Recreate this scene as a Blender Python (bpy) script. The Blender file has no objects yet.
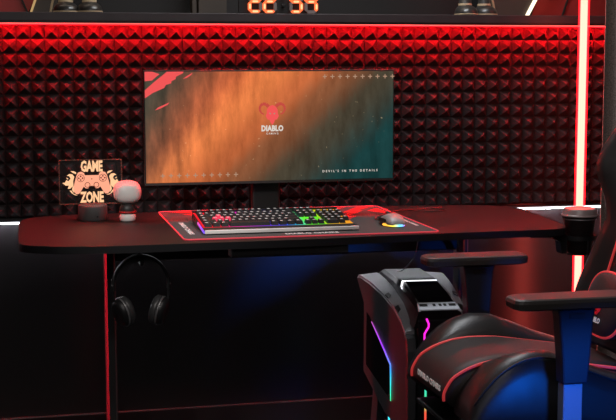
import bpy, bmesh, math, random
from mathutils import Vector, Matrix
random.seed(7)
PI = math.pi
sc = bpy.context.scene
COL = sc.collection
sc.view_settings.view_transform = 'Standard'
sc.view_settings.look = 'None'

# ------------------------------------------------------------------ materials
def node_mat(name):
    m = bpy.data.materials.new(name); m.use_nodes = True
    nt = m.node_tree
    return m, nt, nt.nodes['Principled BSDF']

def mat(name, col, rough=.5, metal=0., spec=.5, emit=None, estr=0., noise=0., nscale=40., bump=0., bscale=200., coat=0., trans=0., alpha=1.):
    m, nt, b = node_mat(name)
    b.inputs['Base Color'].default_value = (*col, 1)
    b.inputs['Roughness'].default_value = rough
    b.inputs['Metallic'].default_value = metal
    b.inputs['Specular IOR Level'].default_value = spec
    b.inputs['Coat Weight'].default_value = coat
    b.inputs['Transmission Weight'].default_value = trans
    b.inputs['Alpha'].default_value = alpha
    if emit:
        b.inputs['Emission Color'].default_value = (*emit, 1)
        b.inputs['Emission Strength'].default_value = estr
    tc = nt.nodes.new('ShaderNodeTexCoord')
    if noise > 0:
        n = nt.nodes.new('ShaderNodeTexNoise'); n.inputs['Scale'].default_value = nscale; n.inputs['Detail'].default_value = 6
        nt.links.new(tc.outputs['Object'], n.inputs['Vector'])
        r = nt.nodes.new('ShaderNodeValToRGB')
        r.color_ramp.elements[0].position = .3; r.color_ramp.elements[1].position = .7
        r.color_ramp.elements[0].color = (*[c * (1 - noise) for c in col], 1)
        r.color_ramp.elements[1].color = (*[min(1, c * (1 + noise)) for c in col], 1)
        nt.links.new(n.outputs['Fac'], r.inputs['Fac']); nt.links.new(r.outputs['Color'], b.inputs['Base Color'])
    if bump > 0:
        n2 = nt.nodes.new('ShaderNodeTexNoise'); n2.inputs['Scale'].default_value = bscale; n2.inputs['Detail'].default_value = 3
        nt.links.new(tc.outputs['Object'], n2.inputs['Vector'])
        bp = nt.nodes.new('ShaderNodeBump'); bp.inputs['Strength'].default_value = bump; bp.inputs['Distance'].default_value = .002
        nt.links.new(n2.outputs['Fac'], bp.inputs['Height']); nt.links.new(bp.outputs['Normal'], b.inputs['Normal'])
    return m

def glow(name, col, strength):
    m = bpy.data.materials.new(name); m.use_nodes = True
    nt = m.node_tree; nt.nodes.clear()
    e = nt.nodes.new('ShaderNodeEmission'); e.inputs[0].default_value = (*col, 1); e.inputs[1].default_value = strength
    o = nt.nodes.new('ShaderNodeOutputMaterial'); nt.links.new(e.outputs[0], o.inputs[0])
    return m

def ramp_glow(name, axis, a, b, stops, strength):
    """emission whose colour runs along one object axis between a and b"""
    m = bpy.data.materials.new(name); m.use_nodes = True
    nt = m.node_tree; nt.nodes.clear()
    tc = nt.nodes.new('ShaderNodeTexCoord'); s = nt.nodes.new('ShaderNodeSeparateXYZ')
    nt.links.new(tc.outputs['Object'], s.inputs[0])
    mr = nt.nodes.new('ShaderNodeMapRange'); mr.inputs[1].default_value = a; mr.inputs[2].default_value = b
    nt.links.new(s.outputs[axis], mr.inputs[0])
    r = nt.nodes.new('ShaderNodeValToRGB'); cr = r.color_ramp
    for i, (p, c) in enumerate(stops):
        e = cr.elements[i] if i < 2 else cr.elements.new(p)
        e.position = p; e.color = (*c, 1)
    nt.links.new(mr.outputs[0], r.inputs[0])
    e = nt.nodes.new('ShaderNodeEmission'); e.inputs[1].default_value = strength
    nt.links.new(r.outputs[0], e.inputs[0])
    o = nt.nodes.new('ShaderNodeOutputMaterial'); nt.links.new(e.outputs[0], o.inputs[0])
    return m

M = {}
M['black_wall'] = mat('black_wall', (.011, .009, .010), .30, spec=.9, noise=.2, nscale=3)
M['floor'] = mat('dark_floor', (.012, .012, .014), .5, noise=.4, nscale=60, bump=.2)
M['foam'] = mat('foam_rubber', (.030, .024, .025), .95, spec=.1, noise=.2, nscale=300, bump=.08, bscale=900)
M['ledge'] = mat('ledge_board', (.035, .026, .028), .5, noise=.15, nscale=20)
M['baseboard'] = mat('baseboard_gloss', (.03, .022, .024), .3)
M['niche'] = mat('niche_brown', (.055, .042, .032), .6, noise=.3, nscale=4)
M['niche_dark'] = mat('niche_dark', (.008, .007, .007), .6)
M['niche_red'] = mat('niche_red', (.30, .022, .020), .5, noise=.2, nscale=8)
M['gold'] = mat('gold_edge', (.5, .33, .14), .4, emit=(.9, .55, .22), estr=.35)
M['led_warm'] = glow('led_warm', (1, .86, .6), 2.0)
M['led_red'] = glow('led_red', (1, .004, .008), 850)
M['led_red_core'] = glow('led_red_core', (1, .16, .12), 1.6)
M['led_white'] = glow('led_white', (.92, .94, 1), 3)
M['led_white_down'] = glow('led_white_down', (.92, .94, 1), 42)
M['desk'] = mat('desk_laminate', (.016, .0150, .0138), .5, spec=.2, noise=.12, nscale=70, bump=.04)
M['desk_edge'] = mat('desk_edge', (.010, .010, .012), .45)
M['black_metal'] = mat('black_metal', (.012, .012, .013), .38, spec=.6)
M['leg_metal'] = mat('leg_metal', (.05, .05, .052), .35, spec=.6)
M['grey_metal'] = mat('grey_metal', (.16, .16, .17), .4, metal=.3)
M['chrome'] = mat('chrome', (.6, .6, .62), .25, metal=1)
M['black_plastic'] = mat('black_plastic', (.014, .014, .015), .38)
M['matte_plastic'] = mat('matte_plastic', (.035, .035, .037), .6, bump=.1, bscale=900)
M['bezel'] = mat('monitor_bezel', (.012, .011, .011), .45)
M['bezel_low'] = mat('monitor_lower_bezel', (.045, .035, .033), .5)
M['mat_cloth'] = mat('mat_cloth', (.085, .080, .078), .95, spec=.1, noise=.1, nscale=500)
M['mat_edge'] = mat('mat_edge', (.7, .05, .07), .6, emit=(1, .09, .13), estr=.26)
M['mat_print'] = mat('mat_print', (.36, .015, .015), .8, emit=(1, .015, .015), estr=.12)
M['print_white'] = mat('print_white', (.72, .70, .68), .7, emit=(1, .95, .9), estr=.10)
M['key'] = mat('keycap', (.016, .016, .017), .42)
M['key_pink'] = mat('keycap_red', (.55, .02, .06), .5, emit=(1, .05, .14), estr=.4)
M['alu_dark'] = mat('aluminium_dark', (.085, .075, .07), .33, metal=.75)
M['alu_bright'] = mat('aluminium_bright', (.95, .94, .92), .45)
M['key_glow'] = ramp_glow('key_glow', 0, -.2315, .2315, [(0, (1, .02, .03)), (.12, (1, .02, .05)), (.26, (1, .03, .5)), (.42, (.25, .05, 1)), (.55, (.06, .12, 1)), (.62, (.05, .6, .9)), (.70, (.15, 1, .05)), (.80, (.15, .9, .03)), (.85, (.9, .55, .02)), (1, (1, .35, .03))], .9)
M['cable_red'] = mat('cable_red', (.22, .03, .03), .5)
M['mouse'] = mat('mouse_shell', (.34, .31, .30), .36)
M['mouse_dark'] = mat('mouse_dark', (.02, .02, .02), .4)
M['mouse_glow'] = ramp_glow('mouse_glow', 0, -.03, .03, [(0, (1, .45, .05)), (.25, (.9, .9, .1)), (.5, (.15, .75, .9)), (.75, (.2, .45, 1)), (1, (1, .1, .9))], 1.6)
M['lamp_grey'] = mat('lamp_grey', (.085, .083, .083), .5)
M['acrylic'] = mat('clear_acrylic', (1, 1, 1), .03, spec=.15, alpha=.01)
M['acrylic_edge'] = mat('acrylic_edge', (.4, .2, .15), .3, emit=(1, .40, .2), estr=.04, alpha=.35)
M['engrave_cream'] = glow('engrave_cream', (1, .56, .30), 1.1)
M['engrave_pink'] = glow('engrave_pink', (1, .40, .25), 1.05)
M['engrave_dark'] = glow('engrave_dark', (.16, .02, .012), 1.0)
M['toy_white'] = mat('toy_white', (.85, .83, .80), .4)
M['toy_dark'] = mat('toy_dark', (.03, .026, .026), .45)
M['toy_red'] = mat('toy_red', (.45, .02, .02), .5)
M['headset'] = mat('headset_black', (.012, .012, .013), .4)
M['ear_pad'] = mat('ear_pad_leather', (.05, .05, .052), .36)
M['silver'] = mat('silver_trim', (.32, .32, .33), .35, metal=.6)
M['case'] = mat('case_charcoal', (.045, .047, .052), .42, spec=.6, bump=.08, bscale=600)
M['case_light'] = mat('case_grey', (.30, .31, .34), .42, metal=.2)
M['port_grey'] = mat('port_grey', (.75, .78, .84), .4, metal=.2)
M['case_gloss'] = mat('case_gloss', (.008, .008, .009), .34, spec=.35, coat=.0)
M['case_glass'] = mat('case_smoked_glass', (.004, .004, .005), .06)
M['highlight_cool'] = glow('highlight_cool', (.95, .97, 1), 1.7)
M['side_glow'] = ramp_glow('side_glow', 2, .25, .455, [(0, (.05, .9, .25)), (.3, (.05, .75, .8)), (.5, (.05, .35, 1)), (.75, (.35, .05, 1)), (1, (.5, .1, .5))], 1.3)
M['magenta'] = glow('magenta', (1, .02, .65), 1.6)
M['cyan'] = glow('cyan', (.05, .75, .95), 1.5)
M['front_glow'] = ramp_glow('front_glow', 2, .19, .345, [(0, (1, .03, .05)), (.45, (.9, .1, .05)), (.6, (.1, .7, .2)), (1, (.03, .75, .6))], 1.1)
M['led_thin_red'] = glow('led_thin_red', (1, .03, .05), 1.1)
M['leather'] = mat('black_leather', (.020, .018, .018), .40, spec=.55, bump=.12, bscale=500)
M['leather_soft'] = mat('seat_leather', (.026, .022, .022), .56, spec=.45, noise=.1, nscale=90, bump=.12, bscale=500)
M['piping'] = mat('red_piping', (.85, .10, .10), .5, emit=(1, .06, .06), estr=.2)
M['arm_pad'] = mat('arm_pad', (.04, .036, .034), .5)
M['arm_post'] = mat('arm_post', (.014, .018, .03), .4, spec=.5)
M['arm_steel'] = mat('arm_steel', (.30, .33, .40), .4, metal=.4)
M['logo_red'] = mat('logo_red', (.8, .02, .03), .6, emit=(1, .02, .03), estr=.2)
M['cup_black'] = mat('cup_black', (.020, .013, .013), .4)
M['cup_lid'] = mat('cup_lid', (.22, .16, .155), .3)
M['cloth'] = mat('curtain_cloth', (.30, .24, .22), .95, spec=.1, noise=.45, nscale=260, bump=.6, bscale=420)
M['tube_core'] = glow('tube_core', (1, .88, .62), 1.25)
M['digit_on'] = glow('digit_on', (1, .16, .05), 1.4)
M['digit_core'] = glow('digit_core', (1, .62, .30), 1.3)
M['digit_off'] = mat('digit_off', (.22, .18, .17), .5)
M['boot_black'] = mat('boot_black', (.03, .027, .024), .3)
M['boot_ivory'] = mat('boot_ivory', (.5, .38, .24), .5, emit=(1, .7, .4), estr=.05)
M['screen_white'] = glow('screen_white', (.85, .78, .70), .85)
M['screen_dim'] = glow('screen_dim', (.55, .33, .22), .8)
M['screen_red'] = glow('screen_red', (.93, .10, .10), .95)
M['screen_red_soft'] = glow('screen_red_soft', (.62, .08, .06), .9)

def tube_shell_mat():
    """red frosted sleeve: lets the lit core show through and glows red itself, fading at the rim to imitate bloom"""
    m = bpy.data.materials.new('tube_sleeve'); m.use_nodes = True
    nt = m.node_tree; nt.nodes.clear()
    e = nt.nodes.new('ShaderNodeEmission'); e.inputs[0].default_value = (1, .004, .007, 1); e.inputs[1].default_value = 32.0
    t = nt.nodes.new('ShaderNodeBsdfTransparent')
    a = nt.nodes.new('ShaderNodeMixShader')
    lw = nt.nodes.new('ShaderNodeLayerWeight'); lw.inputs[0].default_value = .5
    r = nt.nodes.new('ShaderNodeMapRange'); r.interpolation_type = 'SMOOTHSTEP'
    for k, v in ((1, 1.0), (2, .5), (3, 0.), (4, .16)): r.inputs[k].default_value = v
    nt.links.new(lw.outputs['Facing'], r.inputs[0]); nt.links.new(r.outputs[0], a.inputs[0])
    nt.links.new(t.outputs[0], a.inputs[1]); nt.links.new(e.outputs[0], a.inputs[2])
    o = nt.nodes.new('ShaderNodeOutputMaterial'); nt.links.new(a.outputs[0], o.inputs[0])
    return m
M['tube_sleeve'] = tube_shell_mat()

def screen_mat():
    m = bpy.data.materials.new('screen_picture'); m.use_nodes = True
    nt = m.node_tree; nt.nodes.clear(); N = nt.nodes.new; L = nt.links.new
    tc = N('ShaderNodeTexCoord'); sep = N('ShaderNodeSeparateXYZ'); L(tc.outputs['Object'], sep.inputs[0])
    def mr(src, a, b, c=0., d=1., smooth=True):
        n = N('ShaderNodeMapRange'); n.interpolation_type = 'SMOOTHSTEP' if smooth else 'LINEAR'
        n.inputs[1].default_value = a; n.inputs[2].default_value = b; n.inputs[3].default_value = c; n.inputs[4].default_value = d
        L(src, n.inputs[0]); return n.outputs[0]
    def ma(op, a, b):
        n = N('ShaderNodeMath'); n.operation = op
        for i, v in enumerate((a, b)):
            if isinstance(v, (int, float)): n.inputs[i].default_value = v
            else: L(v, n.inputs[i])
        return n.outputs[0]
    u = mr(sep.outputs[0], SX0 - .79, SX1 - .79, 0, 1, False); v = mr(sep.outputs[2], SZ0 - TOP, SZ1 - TOP, 0, 1, False)
    mp = N('ShaderNodeMapping'); mp.inputs['Scale'].default_value = (14, 1, 4); L(tc.outputs['Object'], mp.inputs[0])
    n1 = N('ShaderNodeTexNoise'); n1.inputs['Scale'].default_value = 1.6; n1.inputs['Detail'].default_value = 7; n1.inputs['Roughness'].default_value = .65; L(mp.outputs[0], n1.inputs[0])
    n2 = N('ShaderNodeTexNoise'); n2.inputs['Scale'].default_value = 90; n2.inputs['Detail'].default_value = 2; L(tc.outputs['Object'], n2.inputs[0])
    nz = ma('SUBTRACT', n1.outputs['Fac'], .5)
    # position along the orange -> teal run
    t = ma('ADD', ma('ADD', u, ma('MULTIPLY', ma('SUBTRACT', 1., v), .46)), ma('MULTIPLY', nz, .16))
    r = N('ShaderNodeValToRGB'); cr = r.color_ramp; cr.interpolation = 'EASE'
    stops = [(.0, (.40, .075, .030)), (.26, (.54, .115, .040)), (.42, (.64, .17, .05)), (.54, (.44, .11, .036)), (.64, (.20, .07, .030)), (.78, (.055, .044, .028)), (1.0, (.008, .036, .036))]
    for i, (p, c) in enumerate(stops):
        e = cr.elements[i] if i < 2 else cr.elements.new(p)
        e.position = p; e.color = (*c, 1)
    L(mr(t, 0, 1.25, 0, 1, False), r.inputs[0])
    # dark greenish corner at the top start of the picture
    d = ma('ADD', ma('MULTIPLY', u, 2.3), ma('MULTIPLY', ma('SUBTRACT', 1., v), .55))
    d = ma('ADD', d, ma('MULTIPLY', nz, .35))
    k = mr(d, .16, 1.0, 1, 0)
    mx = N('ShaderNodeMixRGB'); mx.inputs[2].default_value = (.060, .052, .036, 1); L(k, mx.inputs[0]); L(r.outputs[0], mx.inputs[1])
    # worn streaks
    g = ma('ADD', ma('MULTIPLY', nz, 2.4), .97)
    mul = N('ShaderNodeMixRGB'); mul.blend_type = 'MULTIPLY'; mul.inputs[0].default_value = .75; L(mx.outputs[0], mul.inputs[1]); L(g, mul.inputs[2])
    sp = mr(n2.outputs['Fac'], .72, .78, 0, .28)
    ad = N('ShaderNodeMixRGB'); ad.blend_type = 'ADD'; ad.inputs[2].default_value = (.6, .45, .25, 1); L(sp, ad.inputs[0]); L(mul.outputs[0], ad.inputs[1])
    e = N('ShaderNodeEmission'); e.inputs[1].default_value = 1.2; L(ad.outputs[0], e.inputs[0])
    o = N('ShaderNodeOutputMaterial'); L(e.outputs[0], o.inputs[0])
    return m

# ------------------------------------------------------------------ mesh helpers
ORG = {}
def tag(o, label=None, cat=None, group=None, kind=None):
    if label: o['label'] = label
    if cat: o['category'] = cat
    if group: o['group'] = group
    if kind: o['kind'] = kind
    return o

def thing(name, label, cat, loc=(0, 0, 0), rotz=0, group=None):
    o = bpy.data.objects.new(name, None); COL.objects.link(o)
    o.location = loc; o.rotation_euler = (0, 0, rotz); o.empty_display_size = .05
    ORG[o.name] = Vector(loc)
    return tag(o, label, cat, group)

def ob(name, bm, m, parent=None, smooth=False, local=False, label=None, mods=()):
    """one mesh object; bm in world coordinates unless local, made relative to its thing"""
    org = ORG.get(parent.name, Vector()) if parent else Vector()
    if not local and org.length > 0:
        bmesh.ops.translate(bm, vec=-org, verts=bm.verts)
    bmesh.ops.recalc_face_normals(bm, faces=bm.faces)
    me = bpy.data.meshes.new(name); bm.to_mesh(me); bm.free()
    for i in (m if isinstance(m, list) else [m]): me.materials.append(M[i] if isinstance(i, str) else i)
    if smooth:
        for p in me.polygons: p.use_smooth = True
    o = bpy.data.objects.new(name, me); COL.objects.link(o)
    if parent: o.parent = parent
    ORG[o.name] = org
    for k in mods:
        md = o.modifiers.new(k[0], k[0])
        for a, b in k[1].items(): setattr(md, a, b)
    if label: o['label'] = label
    return o

def B(): return bmesh.new()

def box(bm, lo, hi, bev=0., seg=2):
    r = bmesh.ops.create_cube(bm, size=1)
    vs = r['verts']
    for v in vs:
        v.co = Vector([lo[i] + (v.co[i] + .5) * (hi[i] - lo[i]) for i in range(3)])
    if bev > 0:
        es = list({e for v in vs for e in v.link_edges})
        bmesh.ops.bevel(bm, geom=es, offset=bev, segments=seg, affect='EDGES', profile=.5, clamp_overlap=True)
    return bm

def prism(bm, pts, axis, a, b):
    """extrude a 2-D outline along an axis (0:x -> (y,z), 1:y -> (x,z), 2:z -> (x,y))"""
    def mk(p, h):
        return {0: (h, p[0], p[1]), 1: (p[0], h, p[1]), 2: (p[0], p[1], h)}[axis]
    va = [bm.verts.new(mk(p, a)) for p in pts]; vb = [bm.verts.new(mk(p, b)) for p in pts]
    n = len(pts)
    bm.faces.new(va); bm.faces.new(vb)
    for i in range(n): bm.faces.new((va[i], va[(i + 1) % n], vb[(i + 1) % n], vb[i]))
    return bm

def lathe(bm, prof, c=(0, 0), seg=32, cap=True):
    """profile of (r, z) about a vertical axis at c"""
    rings = []
    for r, z in prof:
        rings.append([bm.verts.new((c[0] + max(r, 1e-4) * math.cos(2 * PI * i / seg), c[1] + max(r, 1e-4) * math.sin(2 * PI * i / seg), z)) for i in range(seg)])
    for a, b in zip(rings, rings[1:]):
        for i in range(seg): bm.faces.new((a[i], a[(i + 1) % seg], b[(i + 1) % seg], b[i]))
    if cap: bm.faces.new(rings[0]); bm.faces.new(rings[-1])
    return bm

def loft(bm, rings, cap=True, closed=True):
    R = [[bm.verts.new(p) for p in r] for r in rings]
    n = len(R[0])
    for a, b in zip(R, R[1:]):
        for i in range(n if closed else n - 1): bm.faces.new((a[i], a[(i + 1) % n], b[(i + 1) % n], b[i]))
    if cap and closed:
        bm.faces.new(R[0]); bm.faces.new(R[-1])
    return bm

def tube(bm, pts, r, seg=8, closed=False):
    P = [Vector(p) for p in pts]; n = len(P); rings = []
    up = Vector((0, 0, 1)); prev = None
    for i in range(n):
        t = (P[(i + 1) % n] - P[i - 1]) if closed else (P[min(i + 1, n - 1)] - P[max(i - 1, 0)])
        t.normalize()
        if prev is None:
            a = up if abs(t.dot(up)) < .9 else Vector((1, 0, 0))
            s = t.cross(a).normalized()
        else:
            s = (prev - t * prev.dot(t)).normalized()
        prev = s; w = t.cross(s)
        rr = r[i] if isinstance(r, (list, tuple)) else r
        rings.append([bm.verts.new(P[i] + (s * math.cos(2 * PI * k / seg) + w * math.sin(2 * PI * k / seg)) * rr) for k in range(seg)])
    pairs = list(zip(rings, rings[1:])) + ([(rings[-1], rings[0])] if closed else [])
    for a, b in pairs:
        for k in range(seg): bm.faces.new((a[k], a[(k + 1) % seg], b[(k + 1) % seg], b[k]))
    if not closed:
        bm.faces.new(rings[0]); bm.faces.new(rings[-1])
    return bm

def spline(pts, n=8):
    """Catmull-Rom through points"""
    P = [Vector(p) for p in pts]; out = []
    for i in range(len(P) - 1):
        p0, p1, p2, p3 = P[max(i - 1, 0)], P[i], P[i + 1], P[min(i + 2, len(P) - 1)]
        for k in range(n):
            t = k / n
            out.append(.5 * ((2 * p1) + (p2 - p0) * t + (2 * p0 - 5 * p1 + 4 * p2 - p3) * t * t + (3 * p1 - p0 - 3 * p2 + p3) * t ** 3))
    out.append(P[-1]); return out

def interp(x, xs, ys):
    if x <= xs[0]: return ys[0]
    for a, b, p, q in zip(xs, xs[1:], ys, ys[1:]):
        if x <= b: return p + (q - p) * (x - a) / (b - a)
    return ys[-1]

def superquad(bm, c, r, e=2.6, nu=24, nv=14):
    rings = []
    def sp(w, p): return math.copysign(abs(w) ** p, w)
    p = 2 / e
    for j in range(1, nv):
        th = -PI / 2 + PI * j / nv
        rings.append([(c[0] + r[0] * sp(math.cos(th), p) * sp(math.cos(2 * PI * i / nu), p), c[1] + r[1] * sp(math.cos(th), p) * sp(math.sin(2 * PI * i / nu), p), c[2] + r[2] * sp(math.sin(th), p)) for i in range(nu)])
    return loft(bm, rings)

def text_bm(s, size, ext=.0006, bold=0., sx=1., spacing=1., align='CENTER', rot=None, loc=(0, 0, 0)):
    cu = bpy.data.curves.new('lettering_curve', 'FONT'); cu.body = s; cu.size = size; cu.extrude = ext; cu.offset = bold
    cu.align_x = align; cu.align_y = 'CENTER'; cu.space_character = spacing; cu.resolution_u = 2
    t = bpy.data.objects.new('lettering_tmp', cu); COL.objects.link(t)
    dg = bpy.context.evaluated_depsgraph_get(); dg.update()
    me = bpy.data.meshes.new_from_object(t.evaluated_get(dg))
    bm = B(); bm.from_mesh(me)
    bpy.data.objects.remove(t); bpy.data.meshes.remove(me); bpy.data.curves.remove(cu)
    mt = Matrix.Translation(loc) @ (rot or Matrix.Identity(4)) @ Matrix.Diagonal((sx, 1, 1, 1))
    bmesh.ops.transform(bm, matrix=mt, verts=bm.verts)
    return bm
FACE_Y = Matrix.Rotation(PI / 2, 4, 'X')          # lettering that faces the viewer's side of the room (-y)

def long_box(bm, lo, hi, n=36):
    for k in range(n):
        a = lo[0] + (hi[0] - lo[0]) * k / n; b = lo[0] + (hi[0] - lo[0]) * (k + 1) / n
        box(bm, (a, lo[1], lo[2]), (b, hi[1], hi[2]))
    bmesh.ops.remove_doubles(bm, verts=bm.verts, dist=1e-5)
    return bm

# ------------------------------------------------------------------ the setting
TOP = .775
def struct(name, bm, m, smooth=False, **k):
    o = ob(name, bm, m, smooth=smooth, **k); o['kind'] = 'structure'; return o
struct('floor', box(B(), (-1.6, -5.2, -.05), (3.0, .5, 0)), 'floor')
struct('wall_back', box(B(), (-1.6, 0, 0), (3.0, .5, 1.405)), 'black_wall')
struct('wall_left', box(B(), (-1.7, -5.2, 0), (-1.6, .5, 2.7)), 'black_wall')
struct('wall_right', box(B(), (3.0, -5.2, 0), (3.1, .5, 2.7)), 'black_wall')
struct('ceiling', box(B(), (-1.7, -5.2, 2.7), (3.1, .55, 2.75)), 'black_wall')
struct('baseboard_back', box(B(), (-1.6, -.016, 0), (3.0, 0, .085), .003), 'baseboard')
# recessed niche above the ledge
struct('wall_niche', box(B(), (-1.6, .30, 1.44), (3.0, .5, 2.7)), 'niche_dark')
bm = B(); prism(bm, [(-1.6, 1.441), (.042, 1.441), (.36, 2.0), (.36, 2.7), (-1.6, 2.7)], 1, .26, .30)
o = struct('trim_1', bm, 'niche_red')
bm = B(); prism(bm, [(2.4, 1.441), (1.88, 1.441), (1.56, 2.0), (1.56, 2.7), (2.4, 2.7)], 1, .26, .30)
struct('trim_2', bm, 'niche_red')
for nm, pts, mm in (('trim_3', [(.036, 1.441), (.046, 1.441), (.366, 2.0), (.352, 2.0)], 'gold'), ('trim_4', [(1.868, 1.441), (1.884, 1.441), (1.572, 2.0), (1.554, 2.0)], None)):
    pass
# gold edge and light edge leaning outwards beside the red panels
bm = B(); prism(bm, [(.050, 1.441), (.058, 1.441), (.19, 1.80), (.178, 1.80)], 1, .20, .258); struct('trim_3', bm, 'gold')
bm = B(); prism(bm, [(1.862, 1.441), (1.874, 1.441), (2.07, 1.80), (2.055, 1.80)], 1, .20, .258); struct('trim_4', bm, 'led_warm')
bm = B(); prism(bm, [(.058, 1.441), (.148, 1.441), (.148, 1.80), (.19, 1.80)], 1, .21, .258); struct('trim_5', bm, 'niche')
bm = B(); prism(bm, [(1.70, 1.441), (1.862, 1.441), (2.055, 1.80), (1.70, 1.80)], 1, .21, .258); struct('trim_6', bm, 'niche')
struct('trim_7', box(B(), (.612, .20, 1.441), (.626, .26, 2.0)), 'niche')
struct('trim_8', box(B(), (.64, .24, 1.441), (.74, .29, 2.0)), 'niche')
for k, (x0, x1) in enumerate(((.045, -.10), (-.06, -.20), (1.90, 2.02), (2.03, 2.15))):
    bm = B(); prism(bm, [(x0, 1.441), (x0 + .006, 1.441), (x1 + .006, 1.80), (x1, 1.80)], 1, .252, .262); struct('trim_%d' % (9 + k), bm, 'niche_dark')
# the ledge under the niche
ld = thing('display_ledge', 'long dark ledge shelf running along the wall above the foam', 'shelf', (.7, -.06, 1.41))
ob('board', box(B(), (-1.6, -.078, 1.409), (3.0, .30, 1.438), .002), 'ledge', ld)

# ------------------------------------------------------------------ acoustic foam (one continuous covering)
PITCH = .0453
bm = B()
x0 = -.62 - .0103; z1 = 1.3985; nx, nz = 62, 14
zb = z1 - nz * PITCH
verts = {}
def gv(i, j):
    if (i, j) not in verts: verts[(i, j)] = bm.verts.new((x0 + i * PITCH, -.008, z1 - j * PITCH))
    return verts[(i, j)]
for i in range(nx):
    for j in range(nz):
        a, b, c, d = gv(i, j), gv(i + 1, j), gv(i + 1, j + 1), gv(i, j + 1)
        ap = bm.verts.new((x0 + (i + .5) * PITCH, -.036, z1 - (j + .5) * PITCH))
        for p, q in ((a, b), (b, c), (c, d), (d, a)): bm.faces.new((p, q, ap))
xr = x0 + nx * PITCH
foam = ob('acoustic_foam', bm, 'foam')
tag(foam, 'dark pyramid acoustic foam covering the wall between ledge and desk', 'acoustic foam')
bk = ob('backing', box(B(), (x0, -.008, zb), (xr, -.001, z1)), 'foam', foam)

# LED strips
s = thing('led_strip', 'thin glowing red LED strip along the lower edge of the ledge', 'LED strip', (.7, -.05, 1.40))
ob('mounting_rail', box(B(), (-.65, -.074, 1.4035), (2.25, -.056, 1.4088)), 'black_plastic', s)
ob('diffuser', box(B(), (-.65, -.0742, 1.4005), (2.25, -.0655, 1.4033)), 'led_red_core', s)
ob('light_line', long_box(B(), (-.65, -.0650, 1.4010), (2.25, -.0610, 1.4033)), 'led_red', s)
s = thing('led_strip', 'thin white LED strip along the bottom of the foam behind the desk', 'LED strip', (.7, -.03, .747))
ob('mounting_rail', box(B(), (-.65, -.024, .7525), (2.25, -.0015, .758)), 'black_plastic', s)
ob('diffuser', box(B(), (-.65, -.030, .7472), (2.25, -.004, .7518), .001), 'led_white', s)
ob('light_line', long_box(B(), (-.65, -.0285, .7465), (2.25, -.0155, .7471)), 'led_white_down', s)

# ------------------------------------------------------------------ desk
desk = thing('gaming_desk', 'wide black gaming desk with rounded corners standing against the foam wall', 'desk', (.82, -.4, 0))
out = spline([(-.004, -.28), (-.006, -.45), (-.005, -.66), (.000, -.712), (.020, -.742), (.06, -.768), (.12, -.792), (.27, -.812), (.45, -.808), (.78, -.803), (1.00, -.787), (1.18, -.775), (1.40, -.768), (1.53, -.766), (1.60, -.752), (1.636, -.69), (1.652, -.55), (1.675, -.32), (1.678, -.23), (1.655, -.16), (1.58, -.10), (1.44, -.07), (1.2, -.045), (.6, -.042), (.25, -.045), (.10, -.062), (.03, -.115), (.002, -.19), (-.004, -.28)], 4)[:-1]
bm = prism(B(), [(p[0], p[1]) for p in out], 2, TOP - .021, TOP)
es = [e for e in bm.edges if abs(e.verts[0].co.z - TOP) < 1e-5 and abs(e.verts[1].co.z - TOP) < 1e-5]
bmesh.ops.bevel(bm, geom=es, offset=.0025, segments=2, affect='EDGES')
tt = ob('tabletop', bm, ['desk', 'desk_edge'], desk)
for p in tt.data.polygons:
    if p.normal.z < .5: p.material_index = 1
def desk_leg(xc, brace=True):
    ob('leg', prism(B(), [(xc - .010, -.375), (xc - .016, -.368), (xc - .016, -.312), (xc - .010, -.305), (xc + .010, -.305), (xc + .016, -.312), (xc + .016, -.368), (xc + .010, -.375)], 2, .05, TOP - .0245), 'leg_metal', desk)
    ob('foot', box(B(), (xc - .035, -.68, .0), (xc + .035, -.06, .049), .008), 'black_metal', desk)
    if brace:
      bm = B(); tube(bm, [(xc - .02, -.40, .62), (xc - .10, -.62, TOP - .035)], .013, 6)
      ob('brace', bm, 'black_metal', desk)
    ob('mounting_plate', box(B(), (xc - .03, -.60, TOP - .0245), (xc + .03, -.08, TOP - .0212)), 'black_metal', desk)
desk_leg(.268, False); desk_leg(1.425)
ob('crossbar', box(B(), (.286, -.36, .66), (1.407, -.32, .72), .004), 'black_metal', desk)
bm = B(); prism(bm, [(-.775, TOP - .0212), (-.70, TOP - .0212), (-.70, TOP - .052), (-.765, TOP - .052), (-.775, TOP - .044)], 0, .585, .925)
tr = ob('cable_tray', bm, 'matte_plastic', desk)
for k in range(10): ob('vent_slot', box(B(), (.60 + k * .033, -.776, TOP - .049), (.606 + k * .033, -.7753, TOP - .043)), 'black_metal', tr)

# ------------------------------------------------------------------ mat
MZ = TOP + .003
dm = thing('desk_mat', 'large dark grey desk mat with glowing red edge and printed logos', 'desk mat', (.83, -.41, TOP))
X0, X1, Y0, Y1 = .452, 1.211, -.754, -.062
bm = box(B(), (X0, Y0, TOP + .0003), (X1, Y1, MZ))
es = [e for e in bm.edges if abs(e.verts[0].co.z - e.verts[1].co.z) > .001]
bmesh.ops.bevel(bm, geom=es, offset=.02, segments=4, affect='EDGES')
ob('cloth', bm, 'mat_cloth', dm)
def rr(x0, x1, y0, y1, r, n=5):
    P = []
    for cx, cy, a in ((x1 - r, y1 - r, 0), (x0 + r, y1 - r, 90), (x0 + r, y0 + r, 180), (x1 - r, y0 + r, 270)):
        for k in range(n + 1):
            t = math.radians(a + 90 * k / n); P.append((cx + r * math.cos(t), cy + r * math.sin(t), MZ - .0002))
    return P
ob('edge_piping', tube(B(), rr(X0, X1, Y0, Y1, .02), .0024, 6, True), 'mat_edge', dm)
bm = B()
def sheet(bm, pts, z): bm.faces.new([bm.verts.new((p[0], p[1], z)) for p in pts])
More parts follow.
